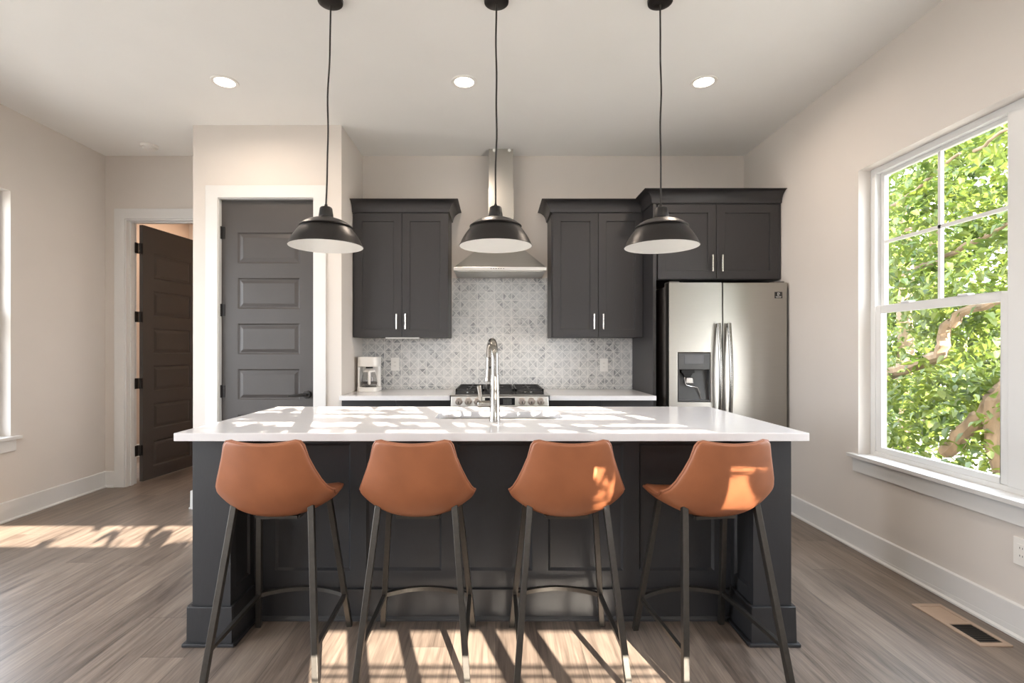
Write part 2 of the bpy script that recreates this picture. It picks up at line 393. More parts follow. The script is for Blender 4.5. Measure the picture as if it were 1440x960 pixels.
# ------------------------------------------------------------------ windows
def win_x(name, xin, sgn, op, units, view=True):
    """double-hung units in an opening of a wall across X; sgn +1 = outside lies at +X"""
    ya, yb, za, zb = op; root = sroot(name, (xin, (ya+yb)/2, za))
    X = lambda d: xin+sgn*d
    def bx(mb, d0, d1, y0, y1, z0, z1): mb.box(min(X(d0), X(d1)), max(X(d0), X(d1)), y0, y1, z0, z1)
    fr = MB(); W = (yb-ya)/units
    bx(fr, .076, .15, ya, ya+.04, za, zb); bx(fr, .076, .15, yb-.04, yb, za, zb)
    bx(fr, .076, .15, ya+.04, yb-.04, zb-.035, zb); bx(fr, .076, .15, ya+.04, yb-.04, za, za+.03)
    for i in range(1, units): bx(fr, .07, .15, ya+W*i-.045, ya+W*i+.045, za+.03, zb-.035)
    fr.build('window_frame', M['trim'], root, bevel=.003)
    zm = za+.92
    for i in range(units):
        a = ya+W*i+(.04 if i == 0 else .045); b = ya+W*(i+1)-(.04 if i == units-1 else .045)
        up = MB(); d0, d1 = .112, .138; st = .03
        bx(up, d0, d1, a, a+st, zm-.03, zb-.035); bx(up, d0, d1, b-st, b, zm-.03, zb-.035)
        bx(up, d0, d1, a+st, b-st, zb-.035-.02, zb-.035); bx(up, d0, d1, a+st, b-st, zm-.03, zm)
        o = up.build('upper_sash', M['trim'], root, bevel=.002)
        mu = MB(); mid = (a+b)/2; zt = (zm+zb-.055)/2
        bx(mu, d0+.004, d1-.004, mid-.009, mid+.009, zm, zb-.055); bx(mu, d0+.004, d1-.004, a+st, b-st, zt-.009, zt+.009)
        mu.build('muntin', M['trim'], o)
        g = MB(); bx(g, .124, .126, a+st, b-st, zm, zb-.055); g.build('pane', M['pane'], o)
        lo = MB(); d0, d1 = .080, .108; st = .042
        bx(lo, d0, d1, a, a+st, za+.03, zm+.012); bx(lo, d0, d1, b-st, b, za+.03, zm+.012)
        bx(lo, d0, d1, a+st, b-st, za+.03, za+.062); bx(lo, d0, d1, a+st, b-st, zm-.034, zm+.012)
        o = lo.build('lower_sash', M['trim'], root, bevel=.003)
        g = MB(); bx(g, .092, .094, a+st, b-st, za+.062, zm-.034); g.build('pane', M['pane'], o)
        lk = MB()
        for q in (.28, .72): bx(lk, .074, .112, a+(b-a)*q-.03, a+(b-a)*q+.03, zm+.012, zm+.024)
        lk.build('sash_lock', M['trim'], o, bevel=.003)
    si = MB(); bx(si, -.04, .0, ya-.055, yb+.055, za-.018, za+.004); bx(si, 0, .08, ya+.0005, yb-.0005, za+.0005, za+.004)
    si.build('window_sill', M['trim'], root, bevel=.004)
    ap = MB(); bx(ap, -.016, 0, ya-.03, yb+.03, za-.018-.088, za-.018); ap.build('window_apron', M['trim'], root, bevel=.002)
    return root
win_x('window_1', XR, 1, W_R, 2)
win_x('window_2', XL, -1, W_L, 2)
win_x('window_3', XL, -1, W_L2, 3)

def win_y(name, op, mull, rails=()):  # builds the invented windows behind the camera
    xa, xb, za, zb = op; root = sroot(name, ((xa+xb)/2, YR, za)); y0, y1 = YR-.11, YR-.05; fr = MB()
    fr.box(xa, xa+.03, y0, y1, za, zb); fr.box(xb-.03, xb, y0, y1, za, zb)
    fr.box(xa+.03, xb-.03, y0, y1, za, za+.02); fr.box(xa+.03, xb-.03, y0, y1, zb-.012, zb)
    fr.build('window_frame', M['trim'], root)
    if mull:
        mm = MB()
        for (a, b) in mull: mm.box(a, b, y0+.01, y1-.01, za+.02, zb-.012)
        mm.build('mullion', M['trim'], root)
    if rails:
        rr = MB()
        for (a, b) in rails: rr.box(xa+.03, xb-.03, y0+.015, y1-.015, a, b)
        rr.build('rail', M['trim'], root)
    MB().box(xa+.03, xb-.03, y0+.028, y0+.03, za+.02, zb-.012).build('pane', M['pane'], root)
    return root
w4 = win_y('added_window_4', R_A, [(.53, .605), (.755, .802), (1.13, 1.188), (1.32, 1.375)])  # unseen window added to throw the floor patches before the island
bl = MB()
for i in range(6): bl.box(.375, 1.765, YR-.045, YR-.033, 1.092+i*.0185, 1.0985+i*.0185)
bl.build('sunfilter_slats', M['sunfilter'], w4, weld=False)  # slats added to stripe the edge of the floor patch
w7 = win_y('added_window_7', R_D, [(1.54, 1.93)])  # unseen window added to put sun on the stool backs
bl = MB()
for i in range(22): bl.box(1.435, 2.105, YR-.045, YR-.040, 1.812+i*.0082, 1.8166+i*.0082)
bl.build('sunfilter_slats', M['sunfilter'], w7, weld=False)  # closely spaced slats added to dim the sun on the stools
win_y('added_window_5', R_B, [(.28, .36), (.95, 1.02), (1.5, 1.56)], [(2.175, 2.20), (2.255, 2.275), (2.335, 2.36), (2.395, 2.405)])  # unseen window, its rails added to stripe sun across the island top
win_y('added_window_6', R_C, [])  # unseen narrow window added for the sun band on the floor

# ------------------------------------------------------------------ doors
DOOR_RINGS = [(.004, .0005), (.012, .009), (.02, .009), (.045, .002)]
def six_panel(root, w_, h, mp, handle_u=None, hinge_mp=None):
    pan = []
    for i in range(6):
        z = .115+i*.3655
        pan.append((.125, w_-.115, z, z+.252))
    MB().slab(0, w_, 0, h, pan, DOOR_RINGS, .036, mp).build('door_leaf', M['door'], root, bevel=.001)

def casing(name, xa, xb, zt, y, t=.018, w_=.097, jamb=.12, jt=.006):
    mb = MB()
    mb.box(xa-w_, xa, y-t, y, 0, zt+w_); mb.box(xb, xb+w_, y-t, y, 0, zt+w_); mb.box(xa, xb, y-t, y, zt, zt+w_)
    o = struct(mb.build(name, M['trim'], bevel=.002))
    j = MB(); k = jt; j.box(xa, xa+k, y-.006, y+jamb, 0, zt-k); j.box(xb-k, xb, y-.006, y+jamb, 0, zt-k); j.box(xa, xb, y-.006, y+jamb, zt-k, zt)
    j.build('door_jamb', M['trim'], o, bevel=.001)
    return o
# pantry door (closed)
casing('trim_1', -2.206, -1.445, 2.470, PY, jamb=.10)
rd = sroot('door_1', (-2.197, PY+.03, .012))
six_panel(rd, .743, 2.449, lambda u, v, d: (-2.197+u, PY+.03+d, .012+v))
for z in (.30, .93, 1.58, 2.20):
    MB().lathe([(.0, -.05), (.008, -.05), (.008, .05), (0, .05)], (-2.199, PY+.020, z), 10).box(-2.201, -2.17, PY+.024, PY+.030, z-.048, z+.048).build('hinge', M['blackmetal'], rd)
hd = MB().lathe([(0, PY+.0), (.030, PY+.002), (.032, PY+.022), (.032, PY+.03)], (-1.507, 0, .905), 28, 'Y')
hd.tube([(-1.507, PY+.01, .905), (-1.507, PY-.03, .905), (-1.525, PY-.042, .906), (-1.56, PY-.044, .904), (-1.63, PY-.042, .899)], [.011, .011, .012, .010, .008], 12)
hd.build('door_handle', M['blackmetal'], rd, smooth=True)
# open door into the hall
casing('trim_2', -3.412, -2.568, 2.467, YB, jamb=.129, w_=.093, jt=.012)
struct(MB().box(-3.40, -3.388, YB+.04, YB+.075, 0, 2.455).box(-2.592, -2.58, YB+.04, YB+.075, 0, 2.455).box(-3.388, -2.592, YB+.04, YB+.075, 2.443, 2.455).build('trim_3', M['trim']))
A = math.radians(83); hx, hy = -3.398, YB+.150
def open_mp(u, v, d): return (hx+.012+u*math.cos(A)-d*math.sin(A)+.03, hy+u*math.sin(A)+d*math.cos(A), .012+v)
rd2 = sroot('door_2', (hx, hy, .012))
six_panel(rd2, .76, 2.44, open_mp)
for z in (.31, .945, 1.575, 2.225):
    MB().lathe([(0, -.05), (.009, -.05), (.009, .05), (0, .05)], (hx+.022, hy-.012, z), 10).box(hx+.006, hx+.012, hy-.055, hy-.015, z-.05, z+.05).box(hx+.012, hx+.046, hy-.006, hy-.001, z-.05, z+.05).build('hinge', M['blackmetal'], rd2)

# ------------------------------------------------------------------ ceiling fixtures
def spot_area(name, loc, watts, col, size=.13, spread=2.9):
    d = bpy.data.lights.new(name, 'AREA'); d.shape = 'DISK'; d.size = size; d.energy = watts; d.color = col; d.spread = spread
    o = bpy.data.objects.new(name, d); C.objects.link(o); o.location = loc; return o
def downlight(x, y, label, group):
    r = thing('recessed_light', label, 'ceiling light', (x, y, ZC), group)
    MB().lathe([(.062, ZC), (.065, ZC-.004), (.084, ZC-.006), (.088, ZC-.002), (.088, ZC)], (x, y, 0), 40, close=True).build('trim_ring', M['white'], r, smooth=True)
    MB().lathe([(0, ZC-.003), (.064, ZC-.003), (.064, ZC), (0, ZC)], (x, y, 0), 32).build('lens', M['lamp'], r, smooth=True)
    spot_area('downlight_lamp', (x, y, ZC-.012), CEILING_LAMP_W, (1, .83, .68))
G = 'recessed ceiling lights'
downlight(-1.81, 3.42, 'white recessed ceiling light, lit, nearest the pantry door', G)
downlight(-.21, 3.42, 'white recessed ceiling light, lit, in front of the range hood chimney', G)
downlight(1.39, 3.42, 'white recessed ceiling light, lit, nearest the refrigerator', G)
for (x, y) in ((-1.81, .9), (-.21, .9), (1.39, .9), (-1.81, -.7), (1.39, -.7)):
    spot_area('room_fill_lamp', (x, y, ZC-.012), CEILING_LAMP_W, (1, .91, .80))  # added fill lamps out of view, without fixtures, to brighten the room
spot_area('hall_lamp', (-3.45, 6.5, ZC-.02), 20, (1, .74, .54), .3, 3.1)

r = thing('smoke_detector', 'small round white smoke detector on the ceiling before the open doorway', 'smoke detector', (-3.03, 4.48, ZC))
MB().lathe([(.07, ZC), (.07, ZC-.014), (.064, ZC-.022), (0, ZC-.022)], (-3.03, 4.48, 0), 36).build('base', M['white'], r, smooth=True)
MB().lathe([(.052, ZC-.022), (.047, ZC-.036), (.03, ZC-.040), (0, ZC-.040)], (-3.03, 4.48, 0), 36).build('cover', M['white'], r, smooth=True)

# ------------------------------------------------------------------ pendants
def pendant(x, canopy_x, zr, wob, label):
    y = 2.62; r = thing('pendant_lamp', label, 'pendant lamp', (x, y, zr), 'pendant lamps over the island')
    MB().lathe([(0, ZC-.026), (.012, ZC-.026), (.05, ZC-.023), (.062, ZC-.015), (.064, ZC)], (canopy_x, y, 0), 36).build('ceiling_canopy', M['shade'], r, smooth=True)
    top = zr+.2; n = 24; rnd = random.Random(wob); pts = []
    for i in range(n+1):
        t = i/n
        pts.append((canopy_x+(x-canopy_x)*t**1.3+.003*math.sin(t*7+wob)*math.sin(PI*t)+.002*math.sin(t*19+wob*2)*math.sin(PI*t), y+.004*math.sin(t*9+wob), ZC-.02+(top-ZC+.02)*t))
    MB().tube(pts, .0045, 8).build('cord', M['cord'], r, smooth=True)
    MB().lathe([(0, .212), (.0065, .212), (.008, .206), (.008, .199), (.026, .197), (.031, .191), (.0365, .150), (.036, .143), (.0, .143)], (x, y, zr), 36).build('socket_cup', M['blackmetal'], r, smooth=True)
    prof = [(.037, .146), (.046, .141), (.062, .136), (.088, .127), (.110, .115), (.124, .104), (.1315, .099), (.1335, .096), (.131, .0925), (.1275, .0905), (.132, .085), (.146, .068), (.161, .046), (.173, .026), (.181, .008), (.1845, .001), (.187, -.003), (.186, -.0045)]
    sh = MB().lathe(prof+[(.184, -.004), (.180, .002), (.171, .026), (.160, .047), (.147, .066), (.134, .083), (.127, .0905), (.122, .1), (.108, .112), (.084, .127), (.058, .135), (.037, .138)], (x, y, zr), 56, close=True)
    MB().lathe(prof+[(.183, -.0035), (.1798, .002)], (x, y, zr), 56, close=False) if False else None
    o = sh.build('lamp_shade', M['shade'], r, smooth=True)
    MB().lathe([(.1845, -.0048), (.182, -.0052), (.1785, .002), (.1695, .026), (.1585, .047), (.1455, .066), (.1325, .082), (.125, .089), (.12, .098), (.106, .110), (.083, .125), (.057, .133), (.03, .136), (0, .136)], (x, y, zr), 56).build('white_lining', M['enamel'], o, smooth=True)
    MB().lathe([(0, .13), (.016, .13), (.018, .10), (.03, .075), (.03, .06), (.018, .043), (0, .038)], (x, y, zr), 24).build('bulb', M['enamel'], r, smooth=True)
pendant(-.868, -.846, 1.792, 1.2, 'black metal dome pendant hanging nearest the pantry door')
pendant(0.0, .004, 1.794, 3.9, 'black metal dome pendant hanging in front of the range hood')
pendant(.848, .842, 1.790, 6.1, 'black metal dome pendant hanging nearest the refrigerator')

# ------------------------------------------------------------------ back cabinets
SH = [(.0015, .009)]
def shaker(parent, name, x0, x1, z0, z1, yf, m, pull=None, stile=.066, pull_horizontal=False):
    o = MB().slab(x0, x1, z0, z1, [(x0+stile, x1-stile, z0+stile, z1-stile)], SH, .02, lambda u, v, d: (u, yf+d, v)).build(name, m, parent, bevel=.0012)
    if pull:
        px_, pz0, pz1 = pull; p = MB()
        p.box(px_-.006, px_+.006, yf-.034, yf-.024, pz0, pz1); p.box(px_-.005, px_+.005, yf-.025, yf, pz0+.012, pz0+.022); p.box(px_-.005, px_+.005, yf-.025, yf, pz1-.022, pz1-.012)
        p.build('handle', M['pull'], o, bevel=.002)
    return o
def crown(parent, x0, x1, yf, z0, z1, left=True, right=True, proj=.09):
    """cove crown along the front with mitred returns; yf = cabinet front"""
    prof = [(0, 0), (.012, 0), (.014, .018), (.020, .040), (.034, .062), (.056, .080), (.074, .088), (proj, .090), (proj, z1-z0)]
    mb = MB(); n = len(prof); rows = []
    path = []
    if left: path.append(('L', YB))
    for (o_, h) in prof:
        row = []
        if left: row.append((x0-o_, YB, z0+h))
        row.append((x0-o_ if left else x0, yf-o_, z0+h)); row.append((x1+o_ if right is True else x1-o_-.003 if right == 'cope' else x1, yf-o_, z0+h))
        if right is True: row.append((x1+o_, YB, z0+h))
        rows.append(row)
    k = len(rows[0]); vs = [p for r_ in rows for p in r_]
    fs = [(i*k+j, i*k+j+1, (i+1)*k+j+1, (i+1)*k+j) for i in range(n-1) for j in range(k-1)]
    top = [(x0, YB, z1)] if not left else []
    mb.add(vs, fs)
    # top cover
    xl = x0-proj if left else x0; xr = x1+proj if right is True else x1-proj-.003 if right == 'cope' else x1
    mb.add([(xl, YB, z1), (xl, yf-proj, z1), (xr, yf-proj, z1), (xr, YB, z1)], [(0, 1, 2, 3)])
    return mb.build('crown_moulding', M['cabinet'], parent, smooth=True)

ZU0, ZU1 = 1.37, 2.432
def upper(label, x0, x1, xs, pulls, cl, cr):
    yf = 4.37; r = thing('upper_cabinet', label, 'cabinet', ((x0+x1)/2, YB, ZU0), 'wall cabinets')
    MB().box(x0, x1, yf+.021, YB, ZU0, ZU1).build('carcass', M['cabinet'], r, bevel=.001)
    for (a, b), p in zip(xs, pulls): shaker(r, 'door', a, b, ZU0+.002, ZU1-.006, yf, M['cabinet'], p)
    MB().box(x0, x1, yf, yf+.021, ZU1-.004, ZU1+.0025).build('top_rail', M['cabinet'], r)
    crown(r, x0, x1, yf, ZU1+.003, 2.527, cl, cr)
    return r
uc = upper('black two-door wall cabinet between the pantry wall and the hood', -1.222, -.405, [(-1.205, -.803), (-.799, -.408)], [(-.842, 1.437, 1.57), (-.766, 1.437, 1.57)], False, True)
upper('black two-door wall cabinet between the hood and the fridge surround', .477, 1.258, [(.487, .874), (.878, 1.256)], [(.836, 1.437, 1.57), (.914, 1.437, 1.57)], True, 'cope')

MB().box(-.945, -.655, 4.39, 4.42, ZU0-.012, ZU0).build('under_cabinet_light', M['white'], uc, bevel=.002)
# tall fridge surround with bridge cabinet
yf = 4.10; r = thing('fridge_cabinet', 'tall black cabinet surround bridging over the refrigerator', 'cabinet', (1.77, YB, 0))
MB().box(1.26, 1.285, yf+.0, YB, 0, ZU1+.01).build('side_panel', M['cabinet'], r, bevel=.001)
MB().box(1.286, 2.284, yf+.021, YB, 1.825, ZU1+.01).build('carcass', M['cabinet'], r, bevel=.001)
shaker(r, 'door', 1.300, 1.767, 1.83, ZU1-.006, yf, M['cabinet'], (1.728, 1.885, 2.02))
shaker(r, 'door', 1.771, 2.262, 1.83, ZU1-.006, yf, M['cabinet'], (1.806, 1.885, 2.02))
MB().box(1.286, 2.284, yf, yf+.021, ZU1-.004, ZU1+.02).build('top_rail', M['cabinet'], r)
MB().box(2.264, 2.284, yf+.002, yf+.021, 1.83, ZU1-.006).build('filler_strip', M['cabinet'], r)
crown(r, 1.26, 2.284, yf, ZU1+.003, 2.529, True, False)

# base cabinets
def base_cab(label, x0, x1, n):
    yf = 4.06; r = thing('base_cabinet', label, 'cabinet', ((x0+x1)/2, YB, 0), 'base cabinets along the back wall')
    MB().box(x0, x1, yf+.021, YB-.002, .10, .865).build('carcass', M['cabinet'], r, bevel=.001)
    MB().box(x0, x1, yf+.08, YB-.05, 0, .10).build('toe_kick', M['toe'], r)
    W = (x1-x0)/n
    for i in range(n):
        a, b = x0+W*i+.002, x0+W*(i+1)-.002
        d = MB().box(a, b, yf, yf+.02, .70, .862).build('drawer', M['cabinet'], r, bevel=.0015)
        p = MB().box((a+b)/2-.065, (a+b)/2+.065, yf-.034, yf-.024, .775, .787)
        p.box((a+b)/2-.05, (a+b)/2-.04, yf-.025, yf, .776, .786).box((a+b)/2+.04, (a+b)/2+.05, yf-.025, yf, .776, .786).build('handle', M['pull'], d)
        shaker(r, 'door', a, b, .105, .695, yf, M['cabinet'], (b-.03 if i % 2 == 0 else a+.03, .53, .66))
base_cab('black base cabinet run under the coffee maker', -1.222, -.358, 2)
base_cab('black base cabinet run beside the fridge surround', .424, 1.252, 2)
def counter(label, x0, x1):
    o = MB().box(x0, x1, 4.0, YB-.003, .866, .902).build('countertop', M['quartz'], bevel=.003)
    return tag(o, label, 'countertop', 'back countertops')
counter('white quartz counter holding the coffee maker', -1.224, -.356)
counter('empty white quartz counter between the range and the fridge surround', .420, 1.257)

# backsplash
bs = MB().box(PX1+.001, 1.258, YB-.009, YB-.001, .903, ZU0-.001).box(-.403, .475, YB-.009, YB-.001, ZU0-.001, 1.922)
tag(bs.build('tile_backsplash', M['tile']), 'pale grey marble mosaic tile backsplash behind the range', 'backsplash')

# ------------------------------------------------------------------ outlets
def outlet(pos, axis, label, group=None, kind='duplex'):
    x, y, z = pos; r = thing('wall_outlet', label, 'outlet', pos, 'white outlet plates')
    h, w_, t = .060, .0375, .006
    if axis == 'Y':
        MB().box(x-w_, x+w_, y-t, y, z-h, z+h).build('cover_plate', M['white'], r, bevel=.002)
        MB().box(x-.017, x+.017, y-t-.003, y-t, z-.034, z+.034).build('receptacle', M['white'], r, bevel=.001)
        for dz in (-.02, .014):
            for dx in (-.006, .006): MB().box(x+dx-.001, x+dx+.001, y-t-.0035, y-t-.003, z+dz, z+dz+.008).build('slot', M['slot'], r)
    else:
        MB().box(x-t, x, y-w_, y+w_, z-h, z+h).build('cover_plate', M['white'], r, bevel=.002)
        MB().box(x-t-.003, x-t, y-.017, y+.017, z-.034, z+.034).build('receptacle', M['white'], r, bevel=.001)
        for dz in (-.02, .014):
            for dy in (-.006, .006): MB().box(x-t-.0035, x-t-.003, y+dy-.001, y+dy+.001, z+dz, z+dz+.008).build('slot', M['slot'], r)
outlet((-.925, YB-.0095, 1.132), 'Y', 'white outlet plate on the tile next to the coffee maker')
outlet((.995, YB-.0095, 1.123), 'Y', 'white outlet plate on the tile near the fridge surround')
outlet((XR-.0005, 2.222, .38), 'X', 'white outlet plate low on the plain wall under the window')

# ------------------------------------------------------------------ range
RX0, RX1, RYF = -.350, .413, 3.985
rc = (RX0+RX1)/2
r = thing('gas_range', 'stainless gas range with black grates set between the back counters', 'range', (rc, 4.35, 0))
MB().box(RX0+.004, RX1-.004, RYF+.035, YB-.03, .05, .82).build('body', M['steel_h'], r, bevel=.002)
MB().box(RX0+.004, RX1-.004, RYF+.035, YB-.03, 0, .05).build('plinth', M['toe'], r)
od = MB().box(RX0+.006, RX1-.006, RYF+.0, RYF+.034, .26, .80).build('oven_door', M['steel_h'], r, bevel=.003)
MB().box(RX0+.10, RX1-.10, RYF-.002, RYF+.0, .36, .66).build('oven_window', M['blackglass'], od)
MB().tube([(RX0+.05, RYF-.045, .755), (RX1-.05, RYF-.045, .755)], .011, 12).box(RX0+.06, RX0+.08, RYF-.045, RYF, .748, .762).box(RX1-.08, RX1-.06, RYF-.045, RYF, .748, .762).build('handle', M['steel_h'], od, smooth=True)
MB().box(RX0+.006, RX1-.006, RYF, RYF+.034, .06, .25).build('drawer', M['steel_h'], r, bevel=.003)
cp = MB().prism([(RYF-.005, .815), (RYF-.013, .825), (RYF-.003, .900), (RYF+.04, .906), (RYF+.04, .815)], RX0+.003, RX1-.003, 'X').build('control_panel', M['steel_h'], r, bevel=.002)
MB().box(rc-.115, rc+.118, RYF-.014, RYF+.0, .833, .890).build('display', M['blackglass'], r, bevel=.001)
dots = MB()
for i in range(5):
    for j in range(4): dots.box(rc+.03+i*.014, rc+.034+i*.014, RYF-.0148, RYF-.014, .842+j*.011, .845+j*.011)
dots.build('key_print', M['print'], r)
for kx in (-.2865, -.2135, -.140, .2045, .278, .350):
    o = MB().lathe([(.0295, RYF-.006), (.0295, RYF-.016), (.024, RYF-.018), (.0225, RYF-.038), (.020, RYF-.041), (0, RYF-.041)], (kx, 0, .863), 28, 'Y').build('knob', M['knob'], r, smooth=True)
    MB().box(kx-.003, kx+.003, RYF-.0425, RYF-.040, .846, .866).build('pointer', M['slot'], o)
MB().box(RX0-.012, RX1+.012, RYF-.006, YB-.04, .903, .911).build('cooktop', M['steel_h'], r, bevel=.002)
MB().box(RX0+.03, RX1-.03, RYF+.05, YB-.07, .911, .914).build('burner_tray', M['iron'], r, bevel=.001)
for i, bxx in enumerate((rc-.235, rc, rc+.235)):
    g = MB(); xa, xb, ya, yb = bxx-.113, bxx+.113, RYF+.055, YB-.08; z0, z1 = .934, .952
    for (a, b, c_, d) in ((xa, xa+.014, ya, yb), (xb-.014, xb, ya, yb), (xa, xb, ya, ya+.014), (xa, xb, yb-.014, yb), (xa, xb, (ya+yb)/2-.007, (ya+yb)/2+.007)): g.box(a, b, c_, d, z0, z1)
    for yy in (ya+.16, yb-.16):
        g.box(bxx-.006, bxx+.006, yy-.11, yy-.035, z0, z1); g.box(bxx-.006, bxx+.006, yy+.035, yy+.11, z0, z1)
        g.box(xa, bxx-.035, yy-.006, yy+.006, z0, z1); g.box(bxx+.035, xb, yy-.006, yy+.006, z0, z1)
    for (a, b) in ((xa, ya), (xb-.014, ya), (xa, yb-.014), (xb-.014, yb-.014)): g.box(a, a+.014, b, b+.014, .914, z0)
    g.build('grate', M['iron'], r, weld=False)
    for yy in ((RYF+.215, YB-.24) if i != 1 else (4.33,)):
        o = MB().lathe([(.048, .914), (.048, .922), (.036, .928), (0, .928)], (bxx, yy, 0), 28).build('burner', M['nickel'], r, smooth=True)
        MB().lathe([(.032, .928), (.032, .934), (.027, .937), (0, .937)], (bxx, yy, 0), 28).build('burner_cap', M['iron'], o, smooth=True)

# ------------------------------------------------------------------ range hood
HY = 4.29; hx0, hx1 = -.353, .424; hc = .047
r = thing('range_hood', 'stainless chimney range hood above the tile and cooktop', 'range hood', (hc, YB, 1.926))
MB().prism([(HY, 1.927), (HY, 1.957), (YB-.011, 1.957), (YB-.011, 1.927)], hx0, hx1, 'X').build('rim_band', M['steel_h'], r, bevel=.002)
MB().hexa([(hx0+.004, HY+.004, 1.957), (hx1-.004, HY+.004, 1.957), (hx1-.004, YB-.011, 1.957), (hx0+.004, YB-.011, 1.957)],
          [(hc-.115, 4.54, 2.225), (hc+.115, 4.54, 2.225), (hc+.115, YB-.011, 2.225), (hc-.115, YB-.011, 2.225)]).build('canopy', M['steel_h'], r, bevel=.002)
MB().box(hc-.113, hc+.113, 4.543, YB-.002, 2.225, 2.70).build('lower_chimney', M['steel'], r, bevel=.002)
MB().box(hc-.109, hc+.109, 4.55, YB-.002, 2.70, ZC-.001).build('upper_chimney', M['steel'], r, bevel=.002)
MB().box(hx0+.03, hx1-.03, HY+.03, YB-.04, 1.922, 1.927).build('filter_panel', M['steel_h'], r)
b = MB()
for i in range(6): b.lathe([(.0035, HY-.002), (.0035, HY), (0, HY)], (hc-.085+i*.021, 0, 1.943), 10, 'Y')
b.build('control_button', M['slot'], r)
for xx in (hc-.06, hc+.075):
    MB().lathe([(.0, 4.546), (.014, 4.546), (.014, 4.55), (0, 4.55)], (xx, 0, ZC-.016), 20, 'Y').build('bracket', M['white'], r, smooth=True)

# ------------------------------------------------------------------ refrigerator
FX0, FX1, FY, FZ = 1.348, 2.266, 3.98, 1.785
r = thing('refrigerator', 'stainless side-by-side refrigerator with dispenser under the bridge cabinet', 'refrigerator', (1.81, 4.35, 0))
MB().box(FX0+.004, FX1-.004, FY+.085, YB-.03, .03, FZ-.02).build('case', M['fridge_side'], r, bevel=.003)
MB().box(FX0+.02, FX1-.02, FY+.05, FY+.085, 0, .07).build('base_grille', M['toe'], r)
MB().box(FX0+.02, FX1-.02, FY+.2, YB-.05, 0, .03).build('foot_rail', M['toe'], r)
for hxx in (FX0+.05, FX1-.05): MB().box(hxx-.04, hxx+.04, FY+.02, FY+.14, FZ-.019, FZ+.012).build('hinge_cover', M['fridge_side'], r, bevel=.004)
FS = 1.763
dz0, dz1, dx0, dx1 = .856, 1.242, 1.414, 1.672
ld = MB().slab(FX0, FS-.004, .075, FZ, [(dx0, dx1, dz0, dz1)], [(.002, .003), (.004, .058)], .078, lambda u, v, d: (u, FY+d, v)).build('freezer_door', M['fridge'], r, bevel=.006)
rdoor = MB().box(FS+.004, FX1, FY, FY+.078, .075, FZ).build('fridge_door', M['fridge'], r, bevel=.006)
def fh(x, parent):
    pts = []; rr = []
    for i in range(25):
        t = i/24; z = .60+(1.468-.60)*t; pts.append((x, FY-.030-.036*math.sin(PI*t), z))
    h = MB().tube(pts, .0145, 12)
    h.box(x-.011, x+.011, FY-.032, FY, .605, .635).box(x-.011, x+.011, FY-.032, FY, 1.435, 1.465)
    h.build('handle', M['nickel'], parent, smooth=True)
fh(1.722, ld); fh(1.802, rdoor)
# dispenser: frame, control panel, hollow
dp = MB().box(dx0+.004, dx1-.004, FY-.004, FY+.003, 1.108, dz1-.004).build('dispenser_panel', M['plasticgrey'], ld, bevel=.004)
MB().box(dx0+.052, dx1-.055, FY-.0055, FY-.004, 1.152, 1.222).build('dispenser_screen', M['screen'], ld, bevel=.001)
nk = MB()
yb_ = FY+.065
for (a, b) in (((dx0+.004, 1.108), (dx1-.004, 1.108)),): pass
nk.box(dx0+.004, dx0+.012, FY-.003, FY+.06, dz0+.004, 1.108).box(dx1-.012, dx1-.004, FY-.003, FY+.06, dz0+.004, 1.108)
nk.box(dx0+.012, dx1-.012, FY-.003, FY+.06, dz0+.004, dz0+.016)
nk.build('dispenser_frame', M['plasticgrey'], ld, bevel=.002)
# sloped back of the hollow, with its side piece
MB().hexa([(dx0+.012, FY+.022, dz0+.016), (dx1-.012, FY+.022, dz0+.016), (dx1-.012, FY+.057, dz0+.016), (dx0+.012, FY+.057, dz0+.016)],
          [(dx0+.012, FY+.050, 1.108), (dx1-.012, FY+.050, 1.108), (dx1-.012, FY+.057, 1.108), (dx0+.012, FY+.057, 1.108)]).build('dispenser_well', M['plasticgrey'], ld)
MB().box(dx0+.035, dx0+.135, FY+.006, FY+.045, 1.082, 1.110).prism([(dx0+.045, 1.082), (dx0+.125, 1.082), (dx0+.105, 1.05), (dx0+.06, 1.05)], FY+.010, FY+.04, 'Y').build('dispenser_spout', M['slot'], ld, bevel=.002)
MB().prism([(dx0+.075, 1.045), (dx0+.125, 1.045), (dx0+.132, 1.0), (dx0+.07, 1.0)], FY+.014, FY+.034, 'Y').build('ice_chute', M['nickel'], ld, bevel=.004)
MB().tube([(dx0+.058, FY+.012, 1.05), (dx0+.066, FY+.010, .99), (dx0+.10, FY+.008, .978), (dx0+.160, FY+.012, .968), (dx0+.178, FY+.016, .92), (dx0+.188, FY+.018, .88)], .0045, 8).build('dispenser_lever', M['pull'], ld, smooth=True)
MB().box(2.168, 2.228, FY-.0022, FY, 1.662, 1.712).build('badge', M['blackglass'], rdoor)
bd = MB()
for (z, xs) in ((1.674, ((2.176, 2.184), (2.186, 2.196), (2.199, 2.208), (2.211, 2.220))), (1.668, ((2.180, 2.192), (2.195, 2.203), (2.206, 2.216)))):
    for (a, b_) in xs: bd.box(a, b_, FY-.0028, FY-.0022, z, z+.003)
bd.box(2.191, 2.204, FY-.0028, FY-.0022, 1.703, 1.706).box(2.191, 2.204, FY-.0028, FY-.0022, 1.683, 1.686).box(2.190, 2.193, FY-.0028, FY-.0022, 1.684, 1.705).box(2.193, 2.203, FY-.0028, FY-.0022, 1.693, 1.696).box(2.203, 2.207, FY-.0028, FY-.0022, 1.695, 1.703)
bd.build('badge_print', M['print'], rdoor)

